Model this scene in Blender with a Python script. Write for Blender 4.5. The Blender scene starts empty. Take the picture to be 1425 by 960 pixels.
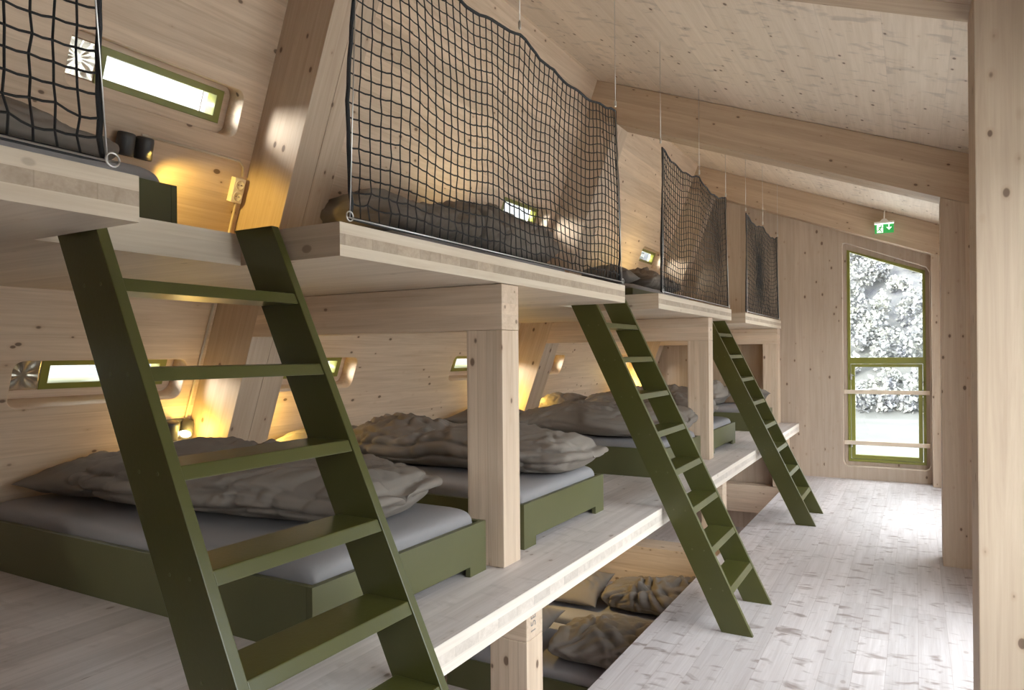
import bpy, bmesh, math, random
import numpy as np
from mathutils import Vector, Matrix, Euler, noise
random.seed(7)
sc = bpy.context.scene
COL = sc.collection
# ------------------------------------------------------------------ helpers
def link(o, parent=None):
    COL.objects.link(o)
    if parent is not None: o.parent = parent
    return o
def tag(o, label=None, cat=None, group=None, kind=None):
    if label: o['label'] = label
    if cat: o['category'] = cat
    if group: o['group'] = group
    if kind: o['kind'] = kind
    return o
def empty(name, loc=(0, 0, 0), rz=0.0):
    o = bpy.data.objects.new(name, None); o.location = loc; o.rotation_euler = (0, 0, rz)
    o.empty_display_size = 0.1
    return link(o)
def new_obj(name, me, mats, parent=None, smooth=False):
    if not isinstance(mats, (list, tuple)): mats = [mats]
    for m in mats: me.materials.append(m)
    if smooth:
        for p in me.polygons: p.use_smooth = True
    return link(bpy.data.objects.new(name, me), parent)
def from_bm(name, bm, mats, parent=None, smooth=False):
    bmesh.ops.recalc_face_normals(bm, faces=bm.faces)
    me = bpy.data.meshes.new(name); bm.to_mesh(me); bm.free()
    return new_obj(name, me, mats, parent, smooth)
def bm_box(bm, x0, x1, y0, y1, z0, z1, bev=0.0, mi=0):
    vs = [bm.verts.new((x, y, z)) for x in (x0, x1) for y in (y0, y1) for z in (z0, z1)]
    F = [(0, 1, 3, 2), (4, 6, 7, 5), (0, 4, 5, 1), (2, 3, 7, 6), (0, 2, 6, 4), (1, 5, 7, 3)]
    fs = []
    for f in F:
        q = bm.faces.new([vs[i] for i in f]); q.material_index = mi; fs.append(q)
    if bev > 0:
        es = list({e for f in fs for e in f.edges})
        bmesh.ops.bevel(bm, geom=es, offset=bev, segments=2, profile=0.6, affect='EDGES')
def bm_prism(bm, poly, a0, a1, plane='XZ', bev=0.0, mi=0):
    """polygon in a plane extruded along the remaining axis"""
    def P(p, a):
        if plane == 'XZ': return (p[0], a, p[1])
        if plane == 'XY': return (p[0], p[1], a)
        return (a, p[0], p[1])
    A = [bm.verts.new(P(p, a0)) for p in poly]; B = [bm.verts.new(P(p, a1)) for p in poly]
    n = len(poly); fs = [bm.faces.new(A), bm.faces.new(B[::-1])]
    for i in range(n):
        fs.append(bm.faces.new([A[i], B[i], B[(i + 1) % n], A[(i + 1) % n]]))
    for f in fs: f.material_index = mi
    if bev > 0:
        bmesh.ops.recalc_face_normals(bm, faces=bm.faces)
        es = list({e for f in fs for e in f.edges})
        bmesh.ops.bevel(bm, geom=es, offset=bev, segments=2, profile=0.6, affect='EDGES')
def box(name, x0, x1, y0, y1, z0, z1, mat, parent=None, bev=0.004):
    bm = bmesh.new(); bm_box(bm, x0, x1, y0, y1, z0, z1, bev)
    return from_bm(name, bm, mat, parent)
def prism(name, poly, a0, a1, mat, parent=None, plane='XZ', bev=0.004):
    bm = bmesh.new(); bm_prism(bm, poly, a0, a1, plane, bev)
    return from_bm(name, bm, mat, parent)
def bm_tube(bm, pts, r, seg=6, cap=True):
    pts = [Vector(p) for p in pts]; rings = []
    n = len(pts); ref = None
    for i, p in enumerate(pts):
        d = (pts[min(i + 1, n - 1)] - pts[max(i - 1, 0)])
        if d.length < 1e-9: d = Vector((0, 0, 1))
        d.normalize()
        if ref is None:
            ref = Vector((1, 0, 0)) if abs(d.x) < 0.8 else Vector((0, 0, 1))
        u = (ref - d * ref.dot(d)); u.normalize(); v = d.cross(u); ref = u
        rr = r[i] if isinstance(r, (list, tuple)) else r
        rings.append([bm.verts.new(p + u * (rr * math.cos(2 * math.pi * k / seg)) + v * (rr * math.sin(2 * math.pi * k / seg))) for k in range(seg)])
    for a, b in zip(rings, rings[1:]):
        for k in range(seg):
            bm.faces.new([a[k], a[(k + 1) % seg], b[(k + 1) % seg], b[k]])
    if cap and seg > 2:
        bm.faces.new(rings[0][::-1]); bm.faces.new(rings[-1])
def tube(name, pts, r, mat, parent=None, seg=8, smooth=True):
    bm = bmesh.new(); bm_tube(bm, pts, r, seg)
    return from_bm(name, bm, mat, parent, smooth)
def bm_lathe(bm, prof, seg=24, M=None):
    rings = []
    for r, z in prof:
        rings.append([bm.verts.new((r * math.cos(2 * math.pi * k / seg), r * math.sin(2 * math.pi * k / seg), z)) for k in range(seg)])
    for a, b in zip(rings, rings[1:]):
        for k in range(seg): bm.faces.new([a[k], a[(k + 1) % seg], b[(k + 1) % seg], b[k]])
    bm.faces.new(rings[0][::-1]); bm.faces.new(rings[-1])
    if M is not None: bmesh.ops.transform(bm, matrix=M, verts=bm.verts)
def rounded_rect(x0, x1, y0, y1, r, n=7):
    pts = []
    for cx, cy, a in ((x1 - r, y1 - r, 0), (x0 + r, y1 - r, 90), (x0 + r, y0 + r, 180), (x1 - r, y0 + r, 270)):
        for k in range(n):
            t = math.radians(a + 90 * k / (n - 1)); pts.append((cx + r * math.cos(t), cy + r * math.sin(t)))
    return pts
def plate(name, outline, holes, thick, mat, parent=None, bev=0.0):
    """flat board with holes: local XY outline, front face at z=0, body below it"""
    cu = bpy.data.curves.new(name, 'CURVE'); cu.dimensions = '2D'; cu.fill_mode = 'BOTH'
    cu.extrude = thick / 2 - bev; cu.bevel_depth = bev; cu.bevel_resolution = 2; cu.offset = -bev
    for poly in [outline] + holes:
        sp = cu.splines.new('POLY'); sp.points.add(len(poly) - 1); sp.use_cyclic_u = True
        for i, p in enumerate(poly): sp.points[i].co = (p[0], p[1], 0, 1)
    tmp = bpy.data.objects.new(name + '_tmp', cu); COL.objects.link(tmp)
    dg = bpy.context.evaluated_depsgraph_get()
    me = bpy.data.meshes.new_from_object(tmp.evaluated_get(dg))
    bpy.data.objects.remove(tmp)
    me.transform(Matrix.Translation((0, 0, -thick / 2)))
    me.materials.clear()
    return new_obj(name, me, mat, parent)
def copy_tree(o, parent=None):
    c = o.copy(); COL.objects.link(c)
    if parent is not None: c.parent = parent
    for ch in list(o.children): copy_tree(ch, c)
    return c
# ------------------------------------------------------------------ materials
def nt_new(name):
    m = bpy.data.materials.new(name); m.use_nodes = True
    nt = m.node_tree; nt.nodes.clear()
    out = nt.nodes.new('ShaderNodeOutputMaterial'); b = nt.nodes.new('ShaderNodeBsdfPrincipled')
    nt.links.new(b.outputs[0], out.inputs[0])
    return m, nt, b
def plain(name, col, rough=0.5, metal=0.0, emis=None, es=1.0, bump=0.0, bscale=300, var=0.0):
    m, nt, b = nt_new(name)
    b.inputs['Base Color'].default_value = (*col, 1); b.inputs['Roughness'].default_value = rough; b.inputs['Metallic'].default_value = metal
    if emis: b.inputs['Emission Color'].default_value = (*emis, 1); b.inputs['Emission Strength'].default_value = es
    if bump or var:
        tc = nt.nodes.new('ShaderNodeTexCoord'); nz = nt.nodes.new('ShaderNodeTexNoise'); nz.inputs['Scale'].default_value = bscale; nz.inputs['Detail'].default_value = 4
        nt.links.new(tc.outputs['Object'], nz.inputs['Vector'])
        if bump:
            bp = nt.nodes.new('ShaderNodeBump'); bp.inputs['Strength'].default_value = bump; bp.inputs['Distance'].default_value = 0.002
            nt.links.new(nz.outputs['Fac'], bp.inputs['Height']); nt.links.new(bp.outputs[0], b.inputs['Normal'])
        if var:
            n2 = nt.nodes.new('ShaderNodeTexNoise'); n2.inputs['Scale'].default_value = 6; nt.links.new(tc.outputs['Object'], n2.inputs['Vector'])
            mr = nt.nodes.new('ShaderNodeMapRange'); mr.inputs['To Min'].default_value = 1 - var; mr.inputs['To Max'].default_value = 1 + var
            nt.links.new(n2.outputs['Fac'], mr.inputs['Value'])
            mx = nt.nodes.new('ShaderNodeMix'); mx.data_type = 'RGBA'; mx.blend_type = 'MULTIPLY'; mx.inputs[0].default_value = 1
            mx.inputs[6].default_value = (*col, 1); nt.links.new(mr.outputs[0], mx.inputs[7]); nt.links.new(mx.outputs[2], b.inputs['Base Color'])
    return m
WOODS = {}
def wood(axis='x', ang=0.0, light=(0.69, 0.545, 0.42), dark=(0.545, 0.405, 0.295), board=0.13, across='y', seam=0.35, knots=1.0, rough=0.55, scuff=0.0, kscale=1.0, boardlen=0.0):
    """pale spruce: grain along local axis (turned by ang about Y first), boards counted along `across`"""
    key = (axis, ang, light, dark, board, across, seam, knots, rough, scuff, kscale, boardlen)
    if key in WOODS: return WOODS[key]
    m, nt, b = nt_new('spruce_%s_%d' % (axis, len(WOODS))); N = nt.nodes.new; L = nt.links.new
    tc = N('ShaderNodeTexCoord')
    mp = N('ShaderNodeMapping'); mp.vector_type = 'POINT'; mp.inputs['Rotation'].default_value = (0, ang, 0)
    L(tc.outputs['Object'], mp.inputs['Vector'])
    sp = N('ShaderNodeSeparateXYZ'); L(mp.outputs[0], sp.inputs[0])
    other = [a for a in 'xyz' if a != axis and a != across][0]
    S = {a: sp.outputs[a.upper()] for a in 'xyz'}
    def math_(op, a, bb=None, c=None):
        n = N('ShaderNodeMath'); n.operation = op
        for i, v in enumerate((a, bb, c)):
            if v is None: continue
            if isinstance(v, (int, float)): n.inputs[i].default_value = v
            else: L(v, n.inputs[i])
        return n.outputs[0]
    bi = math_('DIVIDE', S[across], board); bf = math_('FLOOR', bi); fr = math_('FRACT', bi)
    if boardlen:
        wn0 = N('ShaderNodeTexWhiteNoise'); wn0.noise_dimensions = '1D'; L(bf, wn0.inputs['W'])
        li = math_('ADD', math_('DIVIDE', S[axis], boardlen), math_('MULTIPLY', wn0.outputs['Value'], 7.3))
        lf = math_('FLOOR', li); bkey = math_('ADD', bf, math_('MULTIPLY', lf, 17.31))
    else: bkey = bf
    wn = N('ShaderNodeTexWhiteNoise'); wn.noise_dimensions = '1D'; L(bkey, wn.inputs['W'])
    off = math_('MULTIPLY', wn.outputs['Value'], 9.0)
    cb = N('ShaderNodeCombineXYZ')
    L(math_('ADD', math_('MULTIPLY', S[axis], 0.9), off), cb.inputs[0]); L(math_('MULTIPLY', S[across], 16), cb.inputs[1]); L(math_('MULTIPLY', S[other], 16), cb.inputs[2])
    n1 = N('ShaderNodeTexNoise'); n1.inputs['Scale'].default_value = 1.6; n1.inputs['Detail'].default_value = 5; n1.inputs['Roughness'].default_value = 0.62; n1.inputs['Distortion'].default_value = 0.7
    L(cb.outputs[0], n1.inputs['Vector'])
    cb2 = N('ShaderNodeCombineXYZ')
    L(math_('ADD', math_('MULTIPLY', S[axis], 3.0), off), cb2.inputs[0]); L(math_('MULTIPLY', S[across], 130), cb2.inputs[1]); L(math_('MULTIPLY', S[other], 130), cb2.inputs[2])
    n2 = N('ShaderNodeTexNoise'); n2.inputs['Scale'].default_value = 1.0; n2.inputs['Detail'].default_value = 2
    L(cb2.outputs[0], n2.inputs['Vector'])
    g = math_('ADD', math_('MULTIPLY', n1.outputs['Fac'], 0.75), math_('MULTIPLY', n2.outputs['Fac'], 0.25))
    mr = N('ShaderNodeMapRange'); mr.inputs['From Min'].default_value = 0.36; mr.inputs['From Max'].default_value = 0.66; L(g, mr.inputs['Value'])
    mx = N('ShaderNodeMix'); mx.data_type = 'RGBA'; mx.inputs[6].default_value = (*light, 1); mx.inputs[7].default_value = (*dark, 1); L(mr.outputs[0], mx.inputs[0])
    # board to board tone
    tone = N('ShaderNodeMapRange'); tone.inputs['To Min'].default_value = 0.90; tone.inputs['To Max'].default_value = 1.07; L(wn.outputs['Value'], tone.inputs['Value'])
    mt = N('ShaderNodeMix'); mt.data_type = 'RGBA'; mt.blend_type = 'MULTIPLY'; mt.inputs[0].default_value = 1; L(mx.outputs[2], mt.inputs[6]); L(tone.outputs[0], mt.inputs[7])
    col = mt.outputs[2]
    # knots
    if knots > 0:
        cb3 = N('ShaderNodeCombineXYZ'); ks = 11.0 * kscale
        L(math_('ADD', math_('MULTIPLY', S[axis], ks * 0.62), off), cb3.inputs[0]); L(math_('MULTIPLY', S[across], ks), cb3.inputs[1]); L(math_('MULTIPLY', S[other], ks), cb3.inputs[2])
        vo = N('ShaderNodeTexVoronoi'); vo.feature = 'F1'; vo.inputs['Scale'].default_value = 1.0; vo.inputs['Randomness'].default_value = 1.0; L(cb3.outputs[0], vo.inputs['Vector'])
        sc3 = N('ShaderNodeSeparateColor'); L(vo.outputs['Color'], sc3.inputs[0])
        rad = N('ShaderNodeMapRange'); rad.inputs['From Min'].default_value = 0.1; rad.inputs['From Max'].default_value = 1; rad.inputs['To Min'].default_value = 0.06; rad.inputs['To Max'].default_value = 0.155; L(sc3.outputs[0], rad.inputs['Value'])
        k = math_('SUBTRACT', rad.outputs[0], vo.outputs['Distance']); k2 = math_('MULTIPLY', k, 28.0); cl = N('ShaderNodeClamp'); L(k2, cl.inputs[0])
        halo = math_('MULTIPLY', math_('ADD', k, 0.10), 5.5); ch = N('ShaderNodeClamp'); L(halo, ch.inputs[0])
        mh = N('ShaderNodeMix'); mh.data_type = 'RGBA'; mh.blend_type = 'MULTIPLY'; L(math_('MULTIPLY', ch.outputs[0], 0.45 * knots), mh.inputs[0]); L(col, mh.inputs[6]); mh.inputs[7].default_value = (0.72, 0.58, 0.46, 1)
        mk = N('ShaderNodeMix'); mk.data_type = 'RGBA'; L(math_('MULTIPLY', cl.outputs[0], 0.85 * knots), mk.inputs[0]); L(mh.outputs[2], mk.inputs[6]); mk.inputs[7].default_value = (0.12, 0.072, 0.05, 1)
        col = mk.outputs[2]
    if scuff > 0:
        cb4 = N('ShaderNodeCombineXYZ')
        L(math_('ADD', math_('MULTIPLY', S[axis], 15), off), cb4.inputs[0]); L(math_('MULTIPLY', S[across], 7), cb4.inputs[1]); L(math_('MULTIPLY', S[other], 7), cb4.inputs[2])
        n4 = N('ShaderNodeTexNoise'); n4.inputs['Scale'].default_value = 1.0; n4.inputs['Detail'].default_value = 3; n4.inputs['Distortion'].default_value = 0.6; L(cb4.outputs[0], n4.inputs['Vector'])
        m4 = N('ShaderNodeMapRange'); m4.inputs['From Min'].default_value = 0.57; m4.inputs['From Max'].default_value = 0.70; m4.inputs['To Max'].default_value = scuff; L(n4.outputs['Fac'], m4.inputs['Value'])
        ms = N('ShaderNodeMix'); ms.data_type = 'RGBA'; L(m4.outputs[0], ms.inputs[0]); L(col, ms.inputs[6]); ms.inputs[7].default_value = (0.24, 0.19, 0.18, 1); col = ms.outputs[2]
    # seams
    if seam > 0:
        e = math_('MINIMUM', fr, math_('SUBTRACT', 1.0, fr)); e = math_('MULTIPLY', e, board)
        if boardlen:
            f2 = math_('FRACT', li); e2 = math_('MULTIPLY', math_('MINIMUM', f2, math_('SUBTRACT', 1.0, f2)), boardlen); e = math_('MINIMUM', e, e2)
        se = N('ShaderNodeMapRange'); se.inputs['From Min'].default_value = 0.0005; se.inputs['From Max'].default_value = 0.0022; se.inputs['To Min'].default_value = seam; se.inputs['To Max'].default_value = 0; L(e, se.inputs['Value'])
        mse = N('ShaderNodeMix'); mse.data_type = 'RGBA'; L(se.outputs[0], mse.inputs[0]); L(col, mse.inputs[6]); mse.inputs[7].default_value = (0.15, 0.10, 0.07, 1); col = mse.outputs[2]
    L(col, b.inputs['Base Color']); b.inputs['Roughness'].default_value = rough; b.inputs['Specular IOR Level'].default_value = 0.35
    bp = N('ShaderNodeBump'); bp.inputs['Strength'].default_value = 0.12; bp.inputs['Distance'].default_value = 0.002; L(g, bp.inputs['Height']); L(bp.outputs[0], b.inputs['Normal'])
    WOODS[key] = m
    return m
TH = math.atan(0.372)                     # lean of the long wall
RA = math.atan(0.383)                     # roof pitch
FL = dict(light=(0.59, 0.545, 0.555), dark=(0.465, 0.415, 0.42))
DK = dict(light=(0.69, 0.63, 0.62), dark=(0.55, 0.49, 0.475))
W_wall = wood('x', board=0.19, across='y', seam=0.12)
W_lining = wood('x', board=0.4, across='y', seam=0.0, knots=0.4)
W_postz = wood('z', board=0.045, across='x', seam=0.2, kscale=0.9)
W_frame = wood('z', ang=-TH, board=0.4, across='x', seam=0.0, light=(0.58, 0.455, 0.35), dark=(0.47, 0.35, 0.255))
W_beamx = wood('x', board=0.045, across='z', seam=0.0, knots=0.8)
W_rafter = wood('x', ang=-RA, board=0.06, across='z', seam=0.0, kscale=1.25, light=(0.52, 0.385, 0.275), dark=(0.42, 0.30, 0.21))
W_roof = wood('y', ang=-RA, board=0.30, across='x', seam=0.16, light=(0.77, 0.65, 0.545), dark=(0.67, 0.55, 0.445), scuff=0.36, knots=1.0, kscale=1.1)
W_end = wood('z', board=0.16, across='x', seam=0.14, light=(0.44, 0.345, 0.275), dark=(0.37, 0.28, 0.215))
W_floor = wood('y', board=0.135, across='x', seam=0.28, scuff=0.85, boardlen=1.7, rough=0.42, knots=0.35, **FL)
W_deck = wood('y', board=0.14, across='x', seam=0.12, scuff=0.22, rough=0.45, knots=0.6, **DK)
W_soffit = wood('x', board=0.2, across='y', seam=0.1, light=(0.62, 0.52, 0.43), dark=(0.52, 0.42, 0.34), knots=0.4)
W_edge = wood('y', board=0.035, across='z', seam=0.0, knots=0.35, light=(0.70, 0.60, 0.49), dark=(0.59, 0.48, 0.37))
W_edgemid = wood('x', board=0.12, across='y', seam=0.25, knots=0.0, light=(0.47, 0.375, 0.29), dark=(0.36, 0.275, 0.205))
W_edgeside = wood('x', board=0.05, across='z', seam=0.0, knots=0.6, light=(0.58, 0.47, 0.37), dark=(0.47, 0.37, 0.28))
W_edgedk = wood('y', board=0.035, across='z', seam=0.0, knots=0.3, light=(0.78, 0.70, 0.63), dark=(0.66, 0.58, 0.51))
W_edgedkmid = wood('x', board=0.13, across='y', seam=0.25, knots=0.0, light=(0.70, 0.62, 0.56), dark=(0.57, 0.49, 0.43))
W_col = wood('z', board=0.15, across='x', seam=0.10, kscale=1.25, light=(0.58, 0.455, 0.35), dark=(0.47, 0.35, 0.26))
W_bar = wood('x', board=0.2, across='z', seam=0.0, knots=0.0, light=(0.66, 0.55, 0.44), dark=(0.58, 0.46, 0.36))
GREEN = plain('green_paint', (0.068, 0.067, 0.017), 0.30, bump=0.15, bscale=90, var=0.10)
GREENB = plain('green_board', (0.100, 0.099, 0.041), 0.42, bump=0.1, bscale=120, var=0.08)
OLIVE = plain('olive_window_paint', (0.20, 0.20, 0.035), 0.4)
SHEET = plain('grey_sheet', (0.27, 0.255, 0.265), 0.85, bump=0.35, bscale=900, var=0.05)
DUVET = plain('taupe_duvet', (0.205, 0.175, 0.152), 0.9, bump=0.4, bscale=700, var=0.07)
PILLOWM = plain('taupe_pillowcase', (0.19, 0.165, 0.147), 0.9, bump=0.4, bscale=700, var=0.07)
ROPE = plain('black_rope', (0.012, 0.012, 0.013), 0.75)
EDGEROPE = plain('dark_braided_rope', (0.022, 0.023, 0.027), 0.8, bump=0.9, bscale=420)
STEEL = plain('steel', (0.62, 0.61, 0.60), 0.3, 1.0)
DKGREY = plain('dark_grey_metal', (0.055, 0.055, 0.06), 0.45)
WHITE = plain('white_plastic', (0.78, 0.74, 0.68), 0.4)
CHANNEL = plain('cream_cable_channel', (0.62, 0.53, 0.42), 0.5)
BULB = plain('lit_bulb', (1, 0.9, 0.7), 0.3, emis=(1.0, 0.78, 0.42), es=45)
VENT = plain('crumpled_metal', (0.86, 0.82, 0.73), 0.25, 1.0)
DARK = plain('dark_slot', (0.02, 0.02, 0.02), 0.7)
PENCIL = plain('pencil', (0.25, 0.22, 0.21), 0.7)
SIGNG = plain('sign_green', (0.02, 0.22, 0.05), 0.35, emis=(0.03, 0.33, 0.07), es=0.55)
SIGNW = plain('sign_white', (0.8, 0.85, 0.78), 0.4, emis=(0.8, 0.95, 0.8), es=0.8)
TUBEW = plain('sign_lamp', (1, 1, 1), 0.4, emis=(1, 1, 0.95), es=3.0)
def glass_mat():
    m = bpy.data.materials.new('window_glass'); m.use_nodes = True; nt = m.node_tree; nt.nodes.clear()
    o = nt.nodes.new('ShaderNodeOutputMaterial'); t = nt.nodes.new('ShaderNodeBsdfTransparent'); g = nt.nodes.new('ShaderNodeBsdfGlossy'); mx = nt.nodes.new('ShaderNodeMixShader')
    t.inputs[0].default_value = (0.95, 0.97, 0.96, 1); g.inputs['Roughness'].default_value = 0.02; mx.inputs[0].default_value = 0.04
    nt.links.new(t.outputs[0], mx.inputs[1]); nt.links.new(g.outputs[0], mx.inputs[2]); nt.links.new(mx.outputs[0], o.inputs[0])
    return m
GLASS = glass_mat()
# ------------------------------------------------------------------ dimensions (metres, walkway at z=0, y along the hall)
def wx(z): return -3.852 + 0.372 * z          # inner face of the leaning wall
def ax(z): return -3.5205 + 0.372 * z         # inner face of the leaning frame columns
def rz(x): return 2.975 - 0.383 * x           # underside of the roof
Y0, Y1 = -2.2, 9.26
FR = [(-0.805, -0.530), (2.482, 2.757), (5.779, 6.051), (9.07, 9.26)]
XD, ZD, ZDB = -1.244, 0.634, 0.533
XU, ZU, ZUB, XN = -1.442, 1.889, 1.790, -1.862
NOTCH = [(0.929, 1.538), (3.85, 4.46), (6.545, 7.152)]
# ------------------------------------------------------------------ setting
f = box('floor', -1.289, 0.50, Y0, Y1, -0.137, 0.0, W_floor, bev=0.003); tag(f, kind='structure')
f = box('floor', -4.6, 0.50, Y0, Y1, -0.82, -0.713, W_deck, bev=0.0); f.name = 'floor_lower'; tag(f, kind='structure')
# leaning wall: local x = hall, local y = up the slope, local z = into the room
c, s = math.cos(TH), math.sin(TH)
WM = Matrix(((0, s, c, -3.852), (1, 0, 0, 0), (0, c, -s, 0), (0, 0, 0, 1)))
low = [-1.722, -0.417, 1.565, 2.87, 4.852, 6.157, 8.139]
upw = [-1.735, 1.555, 4.885, 8.17]
holes, holes2, wins = [], [], []
for y in low:
    holes.append(rounded_rect(y, y + 0.82, 1.373, 1.590, 0.045)); wins.append((y + 0.17, y + 0.78, 1.4125, 1.558, 'lower'))
for y in upw:
    holes.append(rounded_rect(y, y + 0.81, 2.744, 2.970, 0.045)); wins.append((y + 0.165, y + 0.775, 2.788, 2.945, 'upper'))
for w in wins: holes2.append([(w[0], w[2]), (w[1], w[2]), (w[1], w[3]), (w[0], w[3])])
w = plate('wall_left', [(Y0, -1.1), (Y1 + 0.2, -1.1), (Y1 + 0.2, 4.18), (Y0, 4.18)], holes, 0.11, W_wall, bev=0.004); w.matrix_world = WM; tag(w, kind='structure')
w = plate('wall_left_lining', [(Y0, -1.1), (Y1 + 0.2, -1.1), (Y1 + 0.2, 4.18), (Y0, 4.18)], holes2, 0.07, W_lining)
w.matrix_world = WM @ Matrix.Translation((0, 0, -0.111)); tag(w, kind='structure')
# small windows
def vent_plate(name, w, h, parent, seed):
    bm = bmesh.new(); n = 28; V = []
    for j in range(n + 1):
        row = []
        for i in range(n + 1):
            x = (i / n - .5) * w; y = (j / n - .5) * h; a = math.atan2(y, x); r = math.hypot(x, y)
            z = 0.0016 * math.sin(a * 7 + seed) * min(1, r / 0.03) + 0.0022 * noise.noise(Vector((x * 30, y * 30, seed)))
            row.append(bm.verts.new((x, y, z)))
        V.append(row)
    for j in range(n):
        for i in range(n): bm.faces.new([V[j][i], V[j][i + 1], V[j + 1][i + 1], V[j + 1][i]])
    r = bmesh.ops.extrude_face_region(bm, geom=list(bm.faces))
    bmesh.ops.translate(bm, verts=[v for v in r['geom'] if isinstance(v, bmesh.types.BMVert)], vec=(0, 0, -0.004))
    return from_bm(name, bm, VENT, parent, True)
for i, (a, b, s0, s1, lv) in enumerate(wins):
    e = empty('window_%d' % (i + 1)); tag(e, kind='structure')
    e.matrix_world = WM @ Matrix.Translation(((a + b) / 2, (s0 + s1) / 2, -0.105))
    hw, hh = (b - a) / 2, (s1 - s0) / 2
    fr = plate('window_frame', [(-hw, -hh), (hw, -hh), (hw, hh), (-hw, hh)], [[(-hw + .036, -hh + .030), (hw - .036, -hh + .030), (hw - .036, hh - .030), (-hw + .036, hh - .030)]], 0.07, OLIVE, e, bev=0.002)
    p = box('pane', -hw + .03, hw - .03, -hh + .025, hh - .025, -0.045, -0.040, GLASS, e, bev=0)
    box('sash_bar', hw - .095, hw - .088, -hh + .03, hh - .03, -0.038, -0.030, STEEL, e, bev=0)
    v = vent_plate('vent_plate', 0.145, (s1 - s0) * 0.98, e, i * 1.7); v.location = (-hw - 0.078, 0.0, -0.0)
# ridge, roof
rp = [(-2.52, rz(-2.52)), (0.62, rz(0.62)), (0.62, rz(0.62) + 0.12), (-2.52, rz(-2.52) + 0.12)]
tag(prism('ceiling', rp, Y0, Y1 + 0.2, W_roof, bev=0), kind='structure')
# end wall with the tall window hole
ox0, ox1, oz0 = -0.752, 0.140, 0.150
def top_of(x): return 2.800 - 0.412 * (x + 0.738)
hole = [(ox0 + .05, oz0), (ox1 - .05, oz0), (ox1 - .015, oz0 + .015), (ox1, oz0 + .05), (ox1, top_of(ox1) - .05), (ox1 - .03, top_of(ox1 - .03) - .005), (ox0 + .03, top_of(ox0 + .03) - .002), (ox0 + .006, top_of(ox0) - .02), (ox0, top_of(ox0) - .06), (ox0, oz0 + .05), (ox0 + .015, oz0 + .015)]
outl = [(wx(-0.9), -0.9), (0.6, -0.9), (0.6, rz(0.6)), (-2.41, rz(-2.41))]
EM = Matrix(((1, 0, 0, 0), (0, 0, -1, Y1), (0, 1, 0, 0), (0, 0, 0, 1)))
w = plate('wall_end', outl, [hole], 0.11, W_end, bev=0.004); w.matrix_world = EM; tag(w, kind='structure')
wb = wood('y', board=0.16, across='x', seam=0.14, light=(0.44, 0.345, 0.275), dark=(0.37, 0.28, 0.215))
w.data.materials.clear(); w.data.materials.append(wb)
gx0, gx1, gz0 = -0.708, 0.100, 0.195
def gtop(x): return 2.715 - 0.372 * (x + 0.708)
w = plate('wall_end_lining', [(ox0 - .1, oz0 - .1), (ox1 + .1, oz0 - .1), (ox1 + .1, 2.75), (ox0 - .1, 3.0)], [[(gx0, gz0), (gx1, gz0), (gx1, gtop(gx1)), (gx0, gtop(gx0))]], 0.07, W_end)
w.data.materials.clear(); w.data.materials.append(wb)
w.matrix_world = EM @ Matrix.Translation((0, 0, -0.111)); tag(w, kind='structure')
e = empty('window_12', (0, Y1 + 0.10, 0)); tag(e, kind='structure')
LM = Matrix(((1, 0, 0, 0), (0, 0, -1, 0), (0, 1, 0, 0), (0, 0, 0, 1)))
t = .030
fr = plate('window_frame', [(gx0, gz0), (gx1, gz0), (gx1, gtop(gx1)), (gx0, gtop(gx0))],
    [[(gx0 + t, 1.428), (gx1 - t, 1.428), (gx1 - t, gtop(gx1) - t), (gx0 + t, gtop(gx0) - t)], [(gx0 + t, gz0 + t), (gx1 - t, gz0 + t), (gx1 - t, 1.355), (gx0 + t, 1.355)]], 0.06, OLIVE, e, bev=0.002); fr.matrix_local = LM
sx0, sx1, sz0, sz1 = gx0 + t + .004, gx1 - t - .004, gz0 + t + .004, 1.351
sa = plate('window_sash', [(sx0, sz0), (sx1, sz0), (sx1, sz1), (sx0, sz1)], [[(sx0 + .042, sz0 + .045), (sx1 - .042, sz0 + .045), (sx1 - .042, sz1 - .035), (sx0 + .042, sz1 - .035)]], 0.05, OLIVE, e, bev=0.002)
sa.matrix_local = LM @ Matrix.Translation((0, 0, -0.012))
box('pane', sx0 + .03, sx1 - .03, 0.030, 0.036, sz0 + .03, sz1 - .03, GLASS, e, bev=0)
prism('pane', [(gx0 + .02, 1.42), (gx1 - .02, 1.42), (gx1 - .02, gtop(gx1) - .02), (gx0 + .02, gtop(gx0) - .02)], 0.030, 0.036, GLASS, e, bev=0)
for z in (0.40, 1.20):
    bm = bmesh.new(); bm_box(bm, sx0 - .006, sx0 + .012, -0.022, 0.0, z - .035, z + .035, .003); bm_box(bm, sx0 - .006, sx0 + .03, -0.03, -0.018, z + .012, z + .024, .003)
    from_bm('window_hinge', bm, STEEL, e)
for z in (1.024, 0.425):
    b = box('guard_bar', ox0 + 0.006, ox1 - 0.006, Y1 + 0.02, Y1 + 0.045, z - .023, z + .023, W_bar, bev=0.004)
    tag(b, 'pale wooden guard bar across the tall end window, %s of the two' % ('upper' if z > 1 else 'lower'), 'guard bar', 'guard bars across the end window')
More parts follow.
